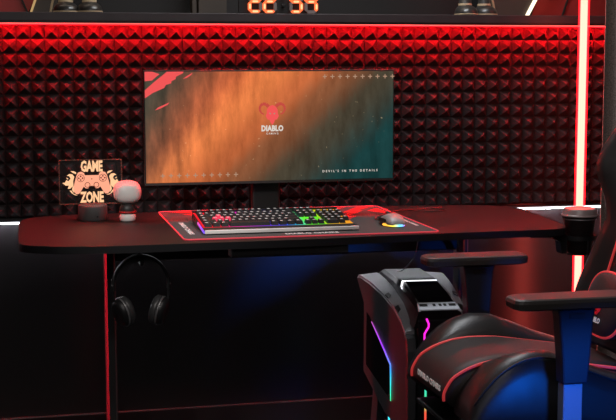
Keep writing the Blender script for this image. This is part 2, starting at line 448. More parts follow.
for pts in ([(.47, -.075), (.62, -.075), (.56, -.10), (.60, -.15), (.52, -.12)], [(.52, -.16), (.58, -.24), (.57, -.17), (.66, -.11), (.60, -.115)],
            [(1.02, -.42), (1.07, -.33), (1.05, -.31), (1.13, -.19), (1.10, -.19), (1.20, -.075), (1.14, -.075), (1.04, -.24), (1.06, -.25), (.99, -.40)],
            [(1.195, -.30), (1.14, -.20), (1.198, -.12)], [(.74, -.08), (.95, -.08), (.92, -.12), (.80, -.10)], [(.97, -.09), (1.10, -.08), (1.03, -.17), (.98, -.15)]):
    sheet(bm, pts, MZ + .0004)
ob('printed_pattern', bm, 'mat_print', dm)
def flat_text(s, size, loc, rz, **k):
    return text_bm(s, size, ext=.0002, rot=Matrix.Rotation(rz, 4, 'Z'), loc=(loc[0], loc[1], MZ + .0006), **k)
ob('lettering', flat_text('DIABLO CHAIRS', .036, (.835, -.700), 0, bold=.0006, sx=.62), 'print_white', dm)
ob('lettering', flat_text('DIABLO CHAIRS', .020, (.488, -.51), -PI / 2, bold=.0006, sx=1.9), 'print_white', dm)
ob('lettering', flat_text('DIABLO CHAIRS', .013, (1.188, -.53), PI / 2, bold=.0005, sx=1.7), 'print_white', dm)

# ------------------------------------------------------------------ monitor
SX0, SX1, SZ0, SZ1 = .388, 1.1905, .9005, 1.2475
MY = -.33
M['screen'] = screen_mat()
mon = thing('ultrawide_monitor', 'wide black monitor showing an orange and teal wallpaper, standing behind the keyboard', 'monitor', (.79, -.25, TOP))
bm = box(B(), (.3835, MY, .8955), (1.1945, MY + .022, 1.2525), .003)
ob('bezel', bm, 'bezel', mon)
ob('lower_bezel', box(B(), (.384, MY - .0022, .893), (1.194, MY - .0003, .8995)), 'bezel_low', mon)
bm = B(); prism(bm, [(.46, .92), (1.12, .92), (1.12, 1.22), (.46, 1.22)], 1, MY + .0222, MY + .05)
ob('back_shell', bm, 'black_plastic', mon)
bm = B(); vs = [bm.verts.new(p) for p in ((SX0, MY - .0012, SZ0), (SX1, MY - .0012, SZ0), (SX1, MY - .0012, SZ1), (SX0, MY - .0012, SZ1))]; bm.faces.new(vs)
scr = ob('screen', bm, 'screen', mon)
# the picture's marks lie on the screen
SY = MY - .0016
def sx(px): return SX0 + (px - 144.5) / 249.8 * (SX1 - SX0)
def sz(u, v): return SZ1 - v * (SZ1 - SZ0)
bm = B()
def plus(bm, x, z, r=.0068, w=.0015):
    for a, b in ((r, w), (w, r)):
        bm.faces.new([bm.verts.new(p) for p in ((x - a, SY, z - b), (x + a, SY, z - b), (x + a, SY, z + b), (x - a, SY, z + b))])
for k in range(10): plus(bm, .440 + k * .0258, .9225)
ob('screen_cross_pattern', bm, 'screen_dim', scr)
bm = B()
for k in range(10): plus(bm, .9625 + k * .0250, 1.2305)
ob('screen_cross_pattern', bm, 'screen_dim', scr)
U, V = SX1 - SX0, SZ1 - SZ0
bm = B()
def sp_(pts):
    bm.faces.new([bm.verts.new((SX0 + a * U, SY, SZ1 - b * V)) for a, b in pts])
sp_([(0, .165), (0, .237), (.03, .19), (.075, .145), (.082, .118), (.102, .104), (.104, .085), (.120, .066), (.122, .045), (.148, .015), (.152, 0), (.086, 0), (.068, .035), (.04, .085)])
sp_([(0, 0), (.03, 0), (.058, .022), (.045, .045), (.028, .078), (0, .085)])
sp_([(.148, .065), (.165, .038), (.186, .010), (.182, .028), (.165, .055)])
sp_([(.038, .345), (.05, .32), (.094, .275), (.088, .295), (.06, .328)])
ob('screen_brush_mark', bm, 'screen_red', scr)
# horned head emblem
cx, cz = sx(269.8), 1.118
bm = B()
def sheetp(bm, pts, c=(0, 0), k=1., y=None): bm.faces.new([bm.verts.new((c[0] + a * k, SY if y is None else y, c[1] + b * k)) for a, b in pts])
ram = [(0, .021), (.009, .017), (.0155, .008), (.016, -.002), (.019, -.010), (.014, -.020), (.008, -.021), (.005, -.029), (0, -.036), (-.005, -.029), (-.008, -.021), (-.014, -.020), (-.019, -.010), (-.016, -.002), (-.0155, .008), (-.009, .017)]
sheetp(bm, ram, (cx, cz), 1.12)
ob('screen_emblem', bm, 'screen_red', scr)
bm = B()
for sgn in (-1, 1):
    arc = [(sgn * a, b) for a, b in ((.012, .018), (.020, .026), (.031, .027), (.039, .020), (.041, .009), (.036, -.001), (.027, -.006))]
    for i in range(6):
        a, b = Vector(arc[i]), Vector(arc[i + 1]); n = (b - a).orthogonal().normalized()
        w0, w1 = .0058 * (1 - i / 9), .0058 * (1 - (i + 1) / 9)
        sheetp(bm, [tuple(a - n * w0), tuple(b - n * w1), tuple(b + n * w1), tuple(a + n * w0)], (cx, cz))
ob('screen_horns', bm, 'screen_red_soft', scr)
bm = B()
for sgn in (-1, 1): sheetp(bm, [(sgn * .004, -.003), (sgn * .010, -.0005), (sgn * .0085, -.006), (sgn * .0045, -.006)], (cx, cz), y=SY - .0004)
ob('screen_eyes', bm, 'screen_dim', scr)
ob('screen_lettering', text_bm('DIABLO', .0245, .0001, .0012, .80, 1.04, rot=FACE_Y, loc=(cx, SY, 1.0665)), 'screen_white', scr)
ob('screen_lettering', text_bm('GAMING', .0085, .0001, .0001, .9, 1.5, rot=FACE_Y, loc=(cx, SY, 1.0505)), 'screen_white', scr)
ob('screen_lettering', text_bm("DEVIL'S IN THE DETAILS", .0098, .0001, .0002, 1.0, 1.78, 'CENTER', rot=FACE_Y, loc=(1.0466, SY, .9265)), 'screen_white', scr)
# stand
ob('stand_column', box(B(), (.735, MY + .0503, TOP + .0165), (.825, MY + .09, 1.10), .006), 'bezel', mon)
bm = prism(B(), [(.66, -.16), (.70, -.30), (.86, -.30), (.90, -.16)], 2, MZ + .0009, MZ + .013)
ob('stand_base', bm, 'bezel', mon)

# ------------------------------------------------------------------ keyboard
KX0, KX1, KY0, KY1, KZ0, KZ1 = .522, .985, -.672, -.395, .7835, .822
kb = thing('gaming_keyboard', 'full size black keyboard with rainbow backlight and silver front edge on the mat', 'keyboard', ((KX0 + KX1) / 2, (KY0 + KY1) / 2, MZ))
def kpt(x, v, h=0):         # v: 0 front .. 1 back along the tilted deck
    return Vector((x, KY0 + (KY1 - KY0) * v, KZ0 + (KZ1 - KZ0 - .014) * v + h))
def kslab(bm, x0, x1, v0, v1, h0, h1, taper=0.):
    lo = [kpt(x0, v0, h0), kpt(x1, v0, h0), kpt(x1, v1, h0), kpt(x0, v1, h0)]
    dv = taper / (KY1 - KY0)
    hi = [kpt(x0 + taper, v0 + dv, h1), kpt(x1 - taper, v0 + dv, h1), kpt(x1 - taper, v1 - dv, h1), kpt(x0 + taper, v1 - dv, h1)]
    return loft(bm, [lo, hi])
body = B()
prism(body, [(KY0 + .004, MZ + .0012), (KY0 + .004, KZ0 + .003), (KY1, KZ1 - .014), (KY1, MZ + .003)], 0, KX0, KX1)
ob('base', body, 'black_plastic', kb)
bm = B(); kslab(bm, KX0 + .003, KX1 - .003, .175, .97, .0032, .0042); ob('backlight_plate', bm, 'key_glow', kb)
bm = B(); kslab(bm, KX0, KX1, .012, .168, .0032, .0062); ob('top_plate', bm, 'alu_dark', kb)
bm = B(); box(bm, (KX0, KY0 - .002, MZ + .003), (KX1, KY0 + .0035, KZ0 + .0085), .002); ob('front_edge', bm, 'alu_bright', kb, label='bright silver strip along the front')
bm = B(); kslab(bm, KX0 - .003, KX0, .02, .5, -.002, .004); ob('side_light', bm, ramp_glow('key_side_glow', 1, -.1385, .03, [(0, (.15, .1, 1)), (.4, (.5, .1, .9)), (1, (1, .1, .2))], 1.2), kb)
bm = B(); kslab(bm, KX0, KX1, .975, .998, .0032, .010); ob('rear_strip', bm, 'black_plastic', kb)
UW = (KX1 - KX0 - .012) / 22.5
rows = [  # (v start, list of (x in units, width))
    (.825, [(0, 1)] + [(2 + i, 1) for i in range(4)] + [(6.5 + i, 1) for i in range(4)] + [(11 + i, 1) for i in range(4)] + [(15.25 + i, 1) for i in range(3)]),
    (.68, [(i, 1) for i in range(13)] + [(13, 2)] + [(15.25 + i, 1) for i in range(3)] + [(18.5 + i, 1) for i in range(4)]),
    (.555, [(0, 1.5)] + [(1.5 + i, 1) for i in range(12)] + [(13.5, 1.5)] + [(15.25 + i, 1) for i in range(3)] + [(18.5 + i, 1) for i in range(4)]),
    (.43, [(0, 1.75)] + [(1.75 + i, 1) for i in range(11)] + [(12.75, 2.25)] + [(18.5 + i, 1) for i in range(3)]),
    (.305, [(0, 2.25)] + [(2.25 + i, 1) for i in range(10)] + [(12.25, 2.75), (16.25, 1)] + [(18.5 + i, 1) for i in range(4)]),
    (.18, [(0, 1.25), (1.25, 1.25), (2.5, 1.25), (3.75, 6.25), (10, 1.25), (11.25, 1.25), (12.5, 1.25), (13.75, 1.25)] + [(15.25 + i, 1) for i in range(3)] + [(18.5, 2), (20.5, 1)]),
]
PINK = {(.555, 2.5), (.43, 1.75), (.43, 2.75), (.43, 3.75)}
for v0, ks in rows:
    for ux, w in ks:
        bm = B()
        a = KX0 + .006 + ux * UW; b = a + w * UW
        kslab(bm, a + .0014, b - .0014, v0 + .008, v0 + .112, .0062, .0165, .0028)
        if w < 3:       # printed legend
            x_ = a + .28 * UW
            bm.faces.new([bm.verts.new(kpt(x_ + dx, v0 + dv, .0168)) for dx, dv in ((0, .055), (.0075, .055), (.0075, .078), (0, .078))]).material_index = 1
        ob('key', bm, ['key_pink' if (v0, ux) in PINK else 'key', 'print_white'], kb)

# ------------------------------------------------------------------ mouse
ms = thing('gaming_mouse', 'grey computer mouse with a rainbow lit tail on the mat', 'mouse', (1.113, -.58, MZ), rotz=math.radians(4))
bm = B(); rings = []
for t in [0, .04, .12, .25, .4, .55, .7, .85, .95, 1]:
    y = -.062 + .124 * t
    w = .032 * interp(t, [0, .1, .3, .6, .9, 1], [.62, .88, .98, .88, .86, .6])
    h = interp(t, [0, .06, .2, .4, .6, .8, 1], [.012, .022, .034, .039, .035, .026, .012])
    rings.append([(w * math.copysign(abs(math.cos(a)) ** .7, math.cos(a)), y, .0075 + (h - .0075) * max(0, math.sin(a)) ** .8) for a in [PI * k / 12 for k in range(13)]])
loft(bm, rings); ob('shell', bm, 'mouse', ms, smooth=True, local=True)
bm = prism(B(), [(.0315 * math.cos(a), .060 * math.sin(a)) for a in [2 * PI * k / 28 for k in range(28)]], 2, .0012, .0074)
ob('base', bm, 'mouse_dark', ms, local=True)
bm = B(); P = [(.0335 * math.cos(a), .0645 * math.sin(a), .0062) for a in [PI * (1.08 + .84 * k / 14) for k in range(15)]]
ob('glow_strip', tube(bm, P, .0038, 6), 'mouse_glow', ms, smooth=True, local=True)
ob('scroll_wheel', loft(B(), [[(x, .035 + .009 * math.cos(2 * PI * k / 16), .030 + .009 * math.sin(2 * PI * k / 16)) for k in range(16)] for x in (-.004, .004)]), 'mouse_dark', ms, local=True)
bm = B(); box(bm, (-.0325, -.03, .012), (-.029, .03, .024), .002); ob('side_grip', bm, 'mouse_dark', ms, local=True)
# loose cables
bm = B(); tube(bm, spline([(1.112, -.508, MZ + .006), (1.10, -.44, MZ + .0045), (1.16, -.34, MZ + .0055), (1.23, -.26, MZ + .0055), (1.33, -.19, TOP + .0035), (1.42, -.16, TOP + .0035)], 6), .0017, 6)
tag(ob('mouse_cable', bm, 'cable_red'), 'thin red lit cable running from the mouse towards the wall', 'cable')
bm = B(); tube(bm, spline([(1.22, -.24, TOP + .003), (1.27, -.20, TOP + .003), (1.35, -.26, TOP + .003), (1.41, -.23, TOP + .003), (1.37, -.17, TOP + .003), (1.27, -.17, TOP + .003)], 6), .0022, 6)
tag(ob('coiled_cable', bm, 'toy_dark'), 'short dark cable looped loosely on the bare desk beyond the mat', 'cable')

# ------------------------------------------------------------------ acrylic lamp
LX, LY = .228, -.205
lp = thing('acrylic_night_lamp', 'clear night lamp with a glowing gamepad and the words game zone', 'lamp', (LX, LY, TOP))
ob('base', lathe(B(), [(.044, TOP + .0002), (.0465, TOP + .003), (.0465, TOP + .044), (.0445, TOP + .049), (.040, TOP + .050)], (LX, LY), 40), 'lamp_grey', lp, smooth=True)
bm = B(); lathe(bm, [(.003, 0), (.003, .002)], (0, 0), 12); bmesh.ops.rotate(bm, matrix=Matrix.Rotation(PI / 2, 3, 'X'), verts=bm.verts); bmesh.ops.translate(bm, vec=(LX + .012, LY - .0452, TOP + .015), verts=bm.verts)
ob('power_button', bm, 'black_plastic', lp)
PXA, PXB, PZA, PZB = LX - .103, LX + .094, TOP + .052, TOP + .193
ob('acrylic_plate', box(B(), (PXA, LY - .002, PZA), (PXB, LY + .002, PZB), .001), 'acrylic', lp)
bm = B()
for a, b in (((PXA, PZA), (PXA, PZB)), ((PXA, PZB), (PXB, PZB)), ((PXB, PZB), (PXB, PZA)), ((PXA, PZA), (PXB, PZA))):
    tube(bm, [(a[0], LY, a[1]), (b[0], LY, b[1])], .0011, 5)
ob('plate_edge', bm, 'acrylic_edge', lp)
EY = LY - .0028; EC = (LX - .001, TOP + .122)
ob('lettering', text_bm('GAME', .046, .0003, .0020, .56, .98, rot=FACE_Y, loc=(EC[0], EY, TOP + .171)), 'engrave_cream', lp)
ob('lettering', text_bm('ZONE', .046, .0003, .0020, .58, .98, rot=FACE_Y, loc=(EC[0], EY, TOP + .072)), 'engrave_cream', lp)
half = [(0, .022), (.022, .022), (.024, .029), (.033, .034), (.043, .031), (.048, .022), (.053, .004), (.058, -.016), (.057, -.030), (.050, -.038), (.041, -.037), (.034, -.027), (.026, -.014), (.020, -.020), (.012, -.020), (.007, -.013), (0, -.012)]
pad = [(EC[0] + x, EC[1] + z) for x, z in half] + [(EC[0] - x, EC[1] + z) for x, z in reversed(half[1:-1])]
gp = ob('gamepad_engraving', prism(B(), pad, 1, EY - .0002, EY + .0002), 'engrave_pink', lp)
bm = B()
def ring(bm, c, r0, r1, y, n=20):
    A = [[bm.verts.new((c[0] + r * math.cos(2 * PI * k / n), y, c[1] + r * math.sin(2 * PI * k / n))) for k in range(n)] for r in (r0, r1)]
    for k in range(n): bm.faces.new((A[0][k], A[0][(k + 1) % n], A[1][(k + 1) % n], A[1][k]))
for sgn in (-1, 1):
    ring(bm, (EC[0] + sgn * .014, EC[1] - .009), .0068, .0088, EY - .0006)
    for dx, dz in ((.006, 0), (-.006, 0), (0, .006), (0, -.006)):
        ring(bm, (EC[0] + sgn * .035 + dx, EC[1] + .013 + dz), .0001, .0028, EY - .0006, 8)
    ring(bm, (EC[0] + sgn * .035, EC[1] + .013), .0108, .0124, EY - .0006)
ring(bm, (EC[0], EC[1] + .010), .0001, .002, EY - .0006, 8)
ob('button_line', bm, 'engrave_dark', gp)
for sgn in (-1, 1):
    bm = B()
    for pts in ([(.058, -.034), (.064, -.024), (.062, -.012), (.070, -.020), (.078, -.020), (.074, -.010), (.084, -.010), (.095, -.001), (.086, .000), (.082, .008), (.075, .004), (.068, .012), (.072, .020), (.080, .022), (.072, .027), (.062, .026), (.056, .018), (.060, .004)],
                [(.046, -.042), (.056, -.041), (.066, -.034), (.072, -.026), (.066, -.026), (.060, -.036)], [(.050, .026), (.060, .030), (.068, .036), (.058, .036), (.050, .032)], [(.074, .012), (.082, .016), (.079, .010)]):
        prism(bm, [(EC[0] + sgn * x * .98, EC[1] + z) for x, z in pts], 1, EY - .0002, EY + .0002)
    ob('flame_engraving', bm, 'engrave_cream', lp)

# plain peg doll
fx, fy = .334, -.265
pg = thing('peg_figurine', 'small plain toy figure with big white head and dark body beside the lamp', 'figurine', (fx, fy, TOP))
bm = superquad(B(), (fx, fy, TOP + .0935), (.0445, .040, .037), 2.5); ob('head', bm, 'toy_white', pg, smooth=True)
ob('body', lathe(B(), [(.022, TOP + .024), (.026, TOP + .030), (.025, TOP + .045), (.017, TOP + .059)], (fx, fy), 28), 'toy_dark', pg, smooth=True)
ob('foot_ring', lathe(B(), [(.020, TOP + .0003), (.025, TOP + .004), (.026, TOP + .018), (.022, TOP + .0238)], (fx, fy), 28), 'toy_white', pg, smooth=True)
ob('belt', lathe(B(), [(.0268, TOP + .0275), (.0272, TOP + .030), (.0268, TOP + .0335)], (fx, fy), 28), 'toy_red', pg, smooth=True)

# ------------------------------------------------------------------ headphones on a hook
hy = -.66
hk = thing('headphone_hook', 'black headphone hook fixed under the desk edge', 'hook', (.335, hy, .74))
ob('mount', box(B(), (.305, hy - .03, TOP - .0285), (.365, hy + .03, TOP - .0214), .002), 'black_plastic', hk)
ob('arm', tube(B(), spline([(.335, hy + .02, TOP - .0292), (.335, hy + .015, TOP - .055), (.335, hy - .005, TOP - .0705), (.335, hy - .05, TOP - .0700), (.335, hy - .058, TOP - .058)], 5), .006, 8), 'black_plastic', hk, smooth=True)
hp = thing('headphones', 'black over-ear headphones hanging from the hook under the desk', 'headphones', (.341, hy - .02, .60))
cxh, hyy, ztop = .334, hy - .022, .7262
arc = [(cxh + .078 * math.sin(a) * 1.0, hyy, ztop - .084 + .084 * math.cos(a)) for a in [math.radians(-100 + 200 * k / 28) for k in range(29)]]
bm = B(); rings = []
for k, p in enumerate(arc):
    a = math.radians(-100 + 200 * k / 28); n = Vector((math.sin(a), 0, math.cos(a)))
    th = .0045 if 3 < k < 25 else .0032
    rings.append([Vector(p) + n * s * th + Vector((0, q * .015, 0)) for s, q in ((1, -1), (1, 1), (-1, 1), (-1, -1))])
loft(bm, rings); ob('headband', bm, 'headset', hp, smooth=False, mods=[('BEVEL', dict(width=.002, segments=2))])
bm = B(); rings = []
for k in range(6, 23):
    a = math.radians(-100 + 200 * k / 28); n = Vector((math.sin(a), 0, math.cos(a))); p = Vector(arc[k]) - n * .0095
    rings.append([p + n * s * .0045 + Vector((0, q * .013, 0)) for s, q in ((1, -1), (1, 1), (-1, 1), (-1, -1))])
loft(bm, rings); ob('headband_padding', bm, 'ear_pad', hp)
for sgn in (-1, 1):
    base = Vector((cxh + sgn * .079, hyy, ztop - .095))
    bm = B(); tube(bm, spline([base + Vector((0, 0, .03)), base + Vector((sgn * .002, 0, -.01)), base + Vector((-sgn * .006, 0, -.055)), base + Vector((-sgn * .020, 0, -.095))], 5), [.0055] * 6 + [.0048] * 10, 8)
    yk = ob('yoke', bm, 'headset', hp, smooth=True)
    bm = B(); superquad(bm, tuple(base + Vector((sgn * .0035, -.004, .012))), (.0022, .003, .003), 2.2, 10, 6); ob('rivet', bm, 'silver', yk, smooth=True)
    R = Matrix.Rotation(sgn * math.radians(16), 4, 'Y') @ Matrix.Rotation(sgn * math.radians(-24), 4, 'Z')
    c = base + Vector((-sgn * .027, 0, -.066))
    def cup(prof, seg=28):
        bm = B(); rings = [[(sgn * x, r * .86 * math.cos(2 * PI * k / seg), r * math.sin(2 * PI * k / seg)) for k in range(seg)] for r, x in prof]
        loft(bm, rings); bmesh.ops.transform(bm, matrix=Matrix.Translation(c) @ R, verts=bm.verts); return bm
    cs = ob('ear_cup', cup([(.028, .022), (.038, .018), (.042, .008), (.0425, .0005)]), 'headset', hp, smooth=True)
    ob('cup_ring', cup([(.0432, .0055), (.0442, .004), (.0442, .002), (.0432, .0004)]), 'silver', cs, smooth=True)
    ob('ear_pad', cup([(.041, 0), (.0435, -.006), (.0425, -.016), (.036, -.0215), (.027, -.020), (.022, -.013), (.018, -.010)]), 'ear_pad', hp, smooth=True)

# ------------------------------------------------------------------ cup and holder
CX, CY = 1.688, -.685
hd = thing('cup_holder', 'black clamp-on cup holder at the end of the desk', 'cup holder', (CX, CY, .6845))
ob('ring', lathe(B(), [(.0455, .730), (.050, .730), (.050, .744), (.0455, .744), (.0455, .730)], (CX, CY), 32, False), 'black_metal', hd, smooth=False)
ob('cradle', lathe(B(), [(.004, .6845), (.042, .6845), (.042, .6895), (.004, .6895)], (CX, CY), 28), 'black_metal', hd)
bm = B()
for a in (80, 180, 280): 
    c_, s_ = math.cos(math.radians(a)), math.sin(math.radians(a)); tube(bm, [(CX + .0478 * c_, CY + .0478 * s_, .735), (CX + .0435 * c_, CY + .0435 * s_, .686)], .0028, 6)
ob('rib', bm, 'black_metal', hd)
bm = prism(B(), [(1.52, .7532), (1.624, .7532), (1.6385, .745), (1.6385, .690), (1.622, .690), (1.616, .727), (1.59, .741), (1.52, .742)], 1, CY - .02, CY + .02)
ob('clamp_arm', bm, 'black_metal', hd)
cup_ = thing('paper_cup', 'dark takeaway coffee cup with pale brown lid in the cup holder', 'cup', (CX, CY, .6975))
ob('body', lathe(B(), [(.034, .6905), (.036, .6915), (.0475, .7985), (.0482, .8000)], (CX, CY), 36), 'cup_black', cup_, smooth=True)
ob('lid', lathe(B(), [(.0480, .8020), (.0565, .8022), (.0578, .8065), (.0545, .8085), (.0520, .812), (.0508, .824), (.0475, .8275), (.0440, .8255), (.005, .825)], (CX, CY), 40), 'cup_lid', cup_, smooth=True)
ob('rim', lathe(B(), [(.0485, .7925), (.051, .7935), (.051, .7965), (.0485, .7975)], (CX, CY), 36), 'silver', cup_, smooth=True)

# ------------------------------------------------------------------ tube lamp
TX, TY = 1.889, -.25
tl = thing('tube_floor_lamp', 'tall glowing red tube floor lamp standing beside the desk end', 'lamp', (TX, TY, 0))
ob('base', lathe(B(), [(.12, 0), (.125, .004), (.125, .016), (.118, .02), (.02, .021)], (TX, TY), 40), 'black_metal', tl, smooth=False)
ob('core', lathe(B(), [(.0105, .06), (.0118, .062), (.0118, 2.0), (.0105, 2.002)], (TX, TY), 16), 'tube_core', tl, smooth=True)
ob('sleeve', lathe(B(), [(.0150, .05), (.0185, .052)] + [(.0185, .052 + 1.958 * k / 24) for k in range(1, 25)] + [(.0150, 2.012)], (TX, TY), 24), 'tube_sleeve', tl, smooth=True)
ob('socket', lathe(B(), [(.024, .0212), (.024, .046), (.021, .0495)], (TX, TY), 24), 'black_metal', tl, smooth=True)

# ------------------------------------------------------------------ curtain
bm = B(); n = 60; xs = [1.940 + .62 * k / n for k in range(n + 1)]
def fold(x): return -.318 + .02 * math.sin((x - 1.94) * 38 + .4)
ring_ = [(x, fold(x)) for x in xs] + [(x, fold(x) + .003) for x in reversed(xs)]
loft(bm, [[(a, b, z) for a, b in ring_] for z in (.012, .4, .8, 1.2, 1.6, 2.0, 2.66)])
tag(ob('curtain', bm, 'cloth', smooth=False), 'heavy grey woven curtain hanging beside the red tube lamp', 'curtain')

# ------------------------------------------------------------------ clock on the ledge
ck = thing('digital_clock', 'large red LED digit clock standing on the ledge', 'clock', (.875, -.04, 1.438))
SEG = {'2': 'abged', '5': 'afgcd', '4': 'fgbc'}
def seg_shape(c, w, h, t, k):
    hw, hh = w / 2, h / 2
    def H(z): return [(-hw + t * .6, z), (-hw + t * 1.1, z + t / 2), (hw - t * 1.1, z + t / 2), (hw - t * .6, z), (hw - t * 1.1, z - t / 2), (-hw + t * 1.1, z - t / 2)]
    def Vv(x, z0, z1): return [(x, z0 + t * .1), (x + t / 2, z0 + t * .6), (x + t / 2, z1 - t * .6), (x, z1 - t * .1), (x - t / 2, z1 - t * .6), (x - t / 2, z0 + t * .6)]
    e = t / 2
    P = {'a': H(hh - e), 'g': H(0), 'd': H(-hh + e), 'b': Vv(hw - e, 0, hh - e), 'c': Vv(hw - e, -hh + e, 0), 'e': Vv(-hw + e, -hh + e, 0), 'f': Vv(-hw + e, 0, hh - e)}[k]
    return [(c[0] + x, c[1] + z) for x, z in P]
DH = .077
for ch_, dx in (('2', .790), ('2', .840), ('5', .931), ('4', .983)):
    bm_on, bm_core, offs = B(), B(), []
    for k in 'abcdefg':
        P = seg_shape((dx, 1.4405 + DH / 2), .047, DH, .0105, k)
        if k in SEG[ch_]:
            prism(bm_on, P, 1, -.052, -.040)
            m_ = (sum(p[0] for p in P) / 6, sum(p[1] for p in P) / 6)
            prism(bm_core, [(m_[0] + (x - m_[0]) * .62, m_[1] + (z - m_[1]) * .62) for x, z in P], 1, -.0532, -.0522)
        else: offs.append(prism(B(), P, 1, -.052, -.040))
    dg_ = ob('digit', bm_on, 'digit_on', ck, label='glowing red segments')
    ob('segment_core_highlight', bm_core, 'digit_core', dg_); [ob('unlit_segment', q, 'digit_off', dg_, label='grey unlit segment') for q in offs]
for z in (1.462, 1.497): ob('colon_dot', box(B(), (.882, -.052, z), (.891, -.04, z + .009), .001), 'niche_dark', ck)
ob('back_frame', box(B(), (.735, -.0395, 1.4385), (1.012, -.028, 1.522), .002), 'niche_dark', ck)

# statuette boots at both ends of the ledge: each boot pair belongs to one figure
def statuette(x, label, mirror):
    t = thing('statuette', label, 'statuette', (x, -.01, 1.438), group=None)
    for k, (dx, dy, ht) in enumerate(((-.046, -.012, .040), (.030, -.026, .034))):
        dx *= mirror
        bx = x + dx; by = .0 + dy
        bm = B(); rings = []
        for z, rx, ry, oy in ((1.4384, .039, .050, 0), (1.4405, .041, .052, 0), (1.448, .041, .051, 0), (1.460, .037, .046, .002), (1.468, .029, .036, .008), (1.4725, .022, .026, .014), (1.52, .021, .022, .016)):
            rings.append([(bx + rx * math.cos(2 * PI * i / 24), by + oy + ry * math.sin(2 * PI * i / 24) * .92, z) for i in range(24)])
        loft(bm, rings); bt = ob('boot', bm, 'boot_black', t, smooth=True)
        ob('sole', lathe(B(), [(.0, 0), (.043, 0), (.043, .003), (0, .003)], (0, 0), 24) if False else loft(B(), [[(bx + .0425 * math.cos(2 * PI * i / 24), by + .0495 * math.sin(2 * PI * i / 24), z) for i in range(24)] for z in (1.4403, 1.4435)]), 'boot_ivory', bt)
        ob('ankle_trim', loft(B(), [[(bx + r * math.cos(2 * PI * i / 20), by + .015 + r * 1.05 * math.sin(2 * PI * i / 20), z) for i in range(20)] for r, z in ((.0235, 1.472), (.0240, 1.476), (.0235, 1.480))]), 'boot_ivory', bt)
    bm = superquad(B(), (x, .012, 1.575), (.055, .035, .056), 2.3); ob('robe', bm, 'boot_black', t, smooth=True)
    bm = B()
    tube(bm, spline([(x - mirror * .095, .02, 1.441), (x - mirror * .088, .02, 1.475), (x - mirror * .070, .012, 1.54), (x - mirror * .05, .01, 1.59)], 4), .0045, 6); ob('staff', bm, 'boot_ivory', t, smooth=True)
statuette(.212, 'black booted statuette with an ivory staff standing near the gold panel edge', 1)
statuette(1.578, 'black booted statuette on the ledge between the clock and the light edge', -1)

# ------------------------------------------------------------------ PC tower (local: u right, v back(+)..front(-), z up)
pc = thing('gaming_computer', 'black angular computer tower with rainbow light lines standing under the desk', 'computer tower', (1.205, -.565, 0), rotz=math.radians(-5))
L_ = .285           # half length
def pcp(name, bm, m, parent=None, **k): return ob(name, bm, m, parent or pc, local=True, **k)
pcp('body', prism(B(), [(L_ - .10, .27), (L_ - .10, .50), (L_ - .02, .552), (-.10, .535), (-L_ + .05, .50), (-L_ + .03, .20), (-.05, .20)], 0, -.092, .092), 'case')
# top panel: long and arched, falling towards the front
bm = B(); rings = []
for y, zc, w in ((.282, .572, .066), (.272, .590, .068), (.24, .598, .070), (.05, .601, .070), (-.08, .595, .069), (-.18, .583, .067), (-.255, .570, .065), (-.284, .560, .064)):
    k = (L_ - y) / (2 * L_)
    wo = .098 - .022 * k
    rings.append([(-wo, y, .540 - .03 * k), (-wo + .006, y, .558 - .03 * k), (-w, y, zc - .008), (-w + .010, y, zc), (w - .010, y, zc), (w, y, zc - .008), (wo - .006, y, .558 - .03 * k), (wo, y, .540 - .03 * k)])
loft(bm, rings); top = pcp('top_panel', bm, 'case_gloss')
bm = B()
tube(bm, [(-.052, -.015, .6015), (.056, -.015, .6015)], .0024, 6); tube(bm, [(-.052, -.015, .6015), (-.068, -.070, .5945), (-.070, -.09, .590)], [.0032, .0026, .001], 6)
pcp('glow_strip', bm, 'highlight_cool', top, label='bright white highlight across the top, drawn as a glowing line')  # highlight on the gloss panel, put in as a glowing line
bm = B(); tube(bm, [(-.050, -.03, .6012), (-.053, -.255, .5712)], .0014, 5); tube(bm, [(.056, -.03, .6012), (.057, -.255, .5712)], .0014, 5)
pcp('window_frame', bm, 'case_light', top)
bm = B(); loft(bm, [[(-.046, -.028, .6005), (.052, -.028, .6005), (.053, -.15, .5872), (.052, -.225, .5752), (-.048, -.225, .5752), (-.048, -.15, .5872)], [(-.046, -.028, .6025), (.052, -.028, .6025), (.053, -.15, .5895), (.052, -.225, .5775), (-.048, -.225, .5775), (-.048, -.15, .5895)]])
pcp('vent_window', bm, 'case_glass', top)
bm = B(); loft(bm, [[(-.058, -.236, .570), (.060, -.236, .570), (.064, -.283, .558), (-.062, -.283, .558)], [(-.056, -.236, .5755), (.058, -.236, .5755), (.062, -.281, .5635), (-.060, -.281, .5635)]])
io = pcp('port_panel', bm, 'port_grey', top)
bm = B()
for x, wd in ((-.042, .012), (.044, .010), (-.010, .004), (.008, .004), (.022, .004)):
    loft(bm, [[(x - wd, -.248, .5727), (x + wd, -.248, .5727), (x + wd, -.262, .5691), (x - wd, -.262, .5691)], [(x - wd, -.248, .5733), (x + wd, -.248, .5733), (x + wd, -.262, .5697), (x - wd, -.262, .5697)]])
pcp('port_slot_pattern', bm, 'black_plastic', io)
def xo(y): return .145 - .047 * (L_ - y) / (2 * L_)
TOPL = [(.280, .570), (.225, .577), (.115, .575), (-.015, .565), (-.135, .546), (-.225, .516), (-.275, .478)]
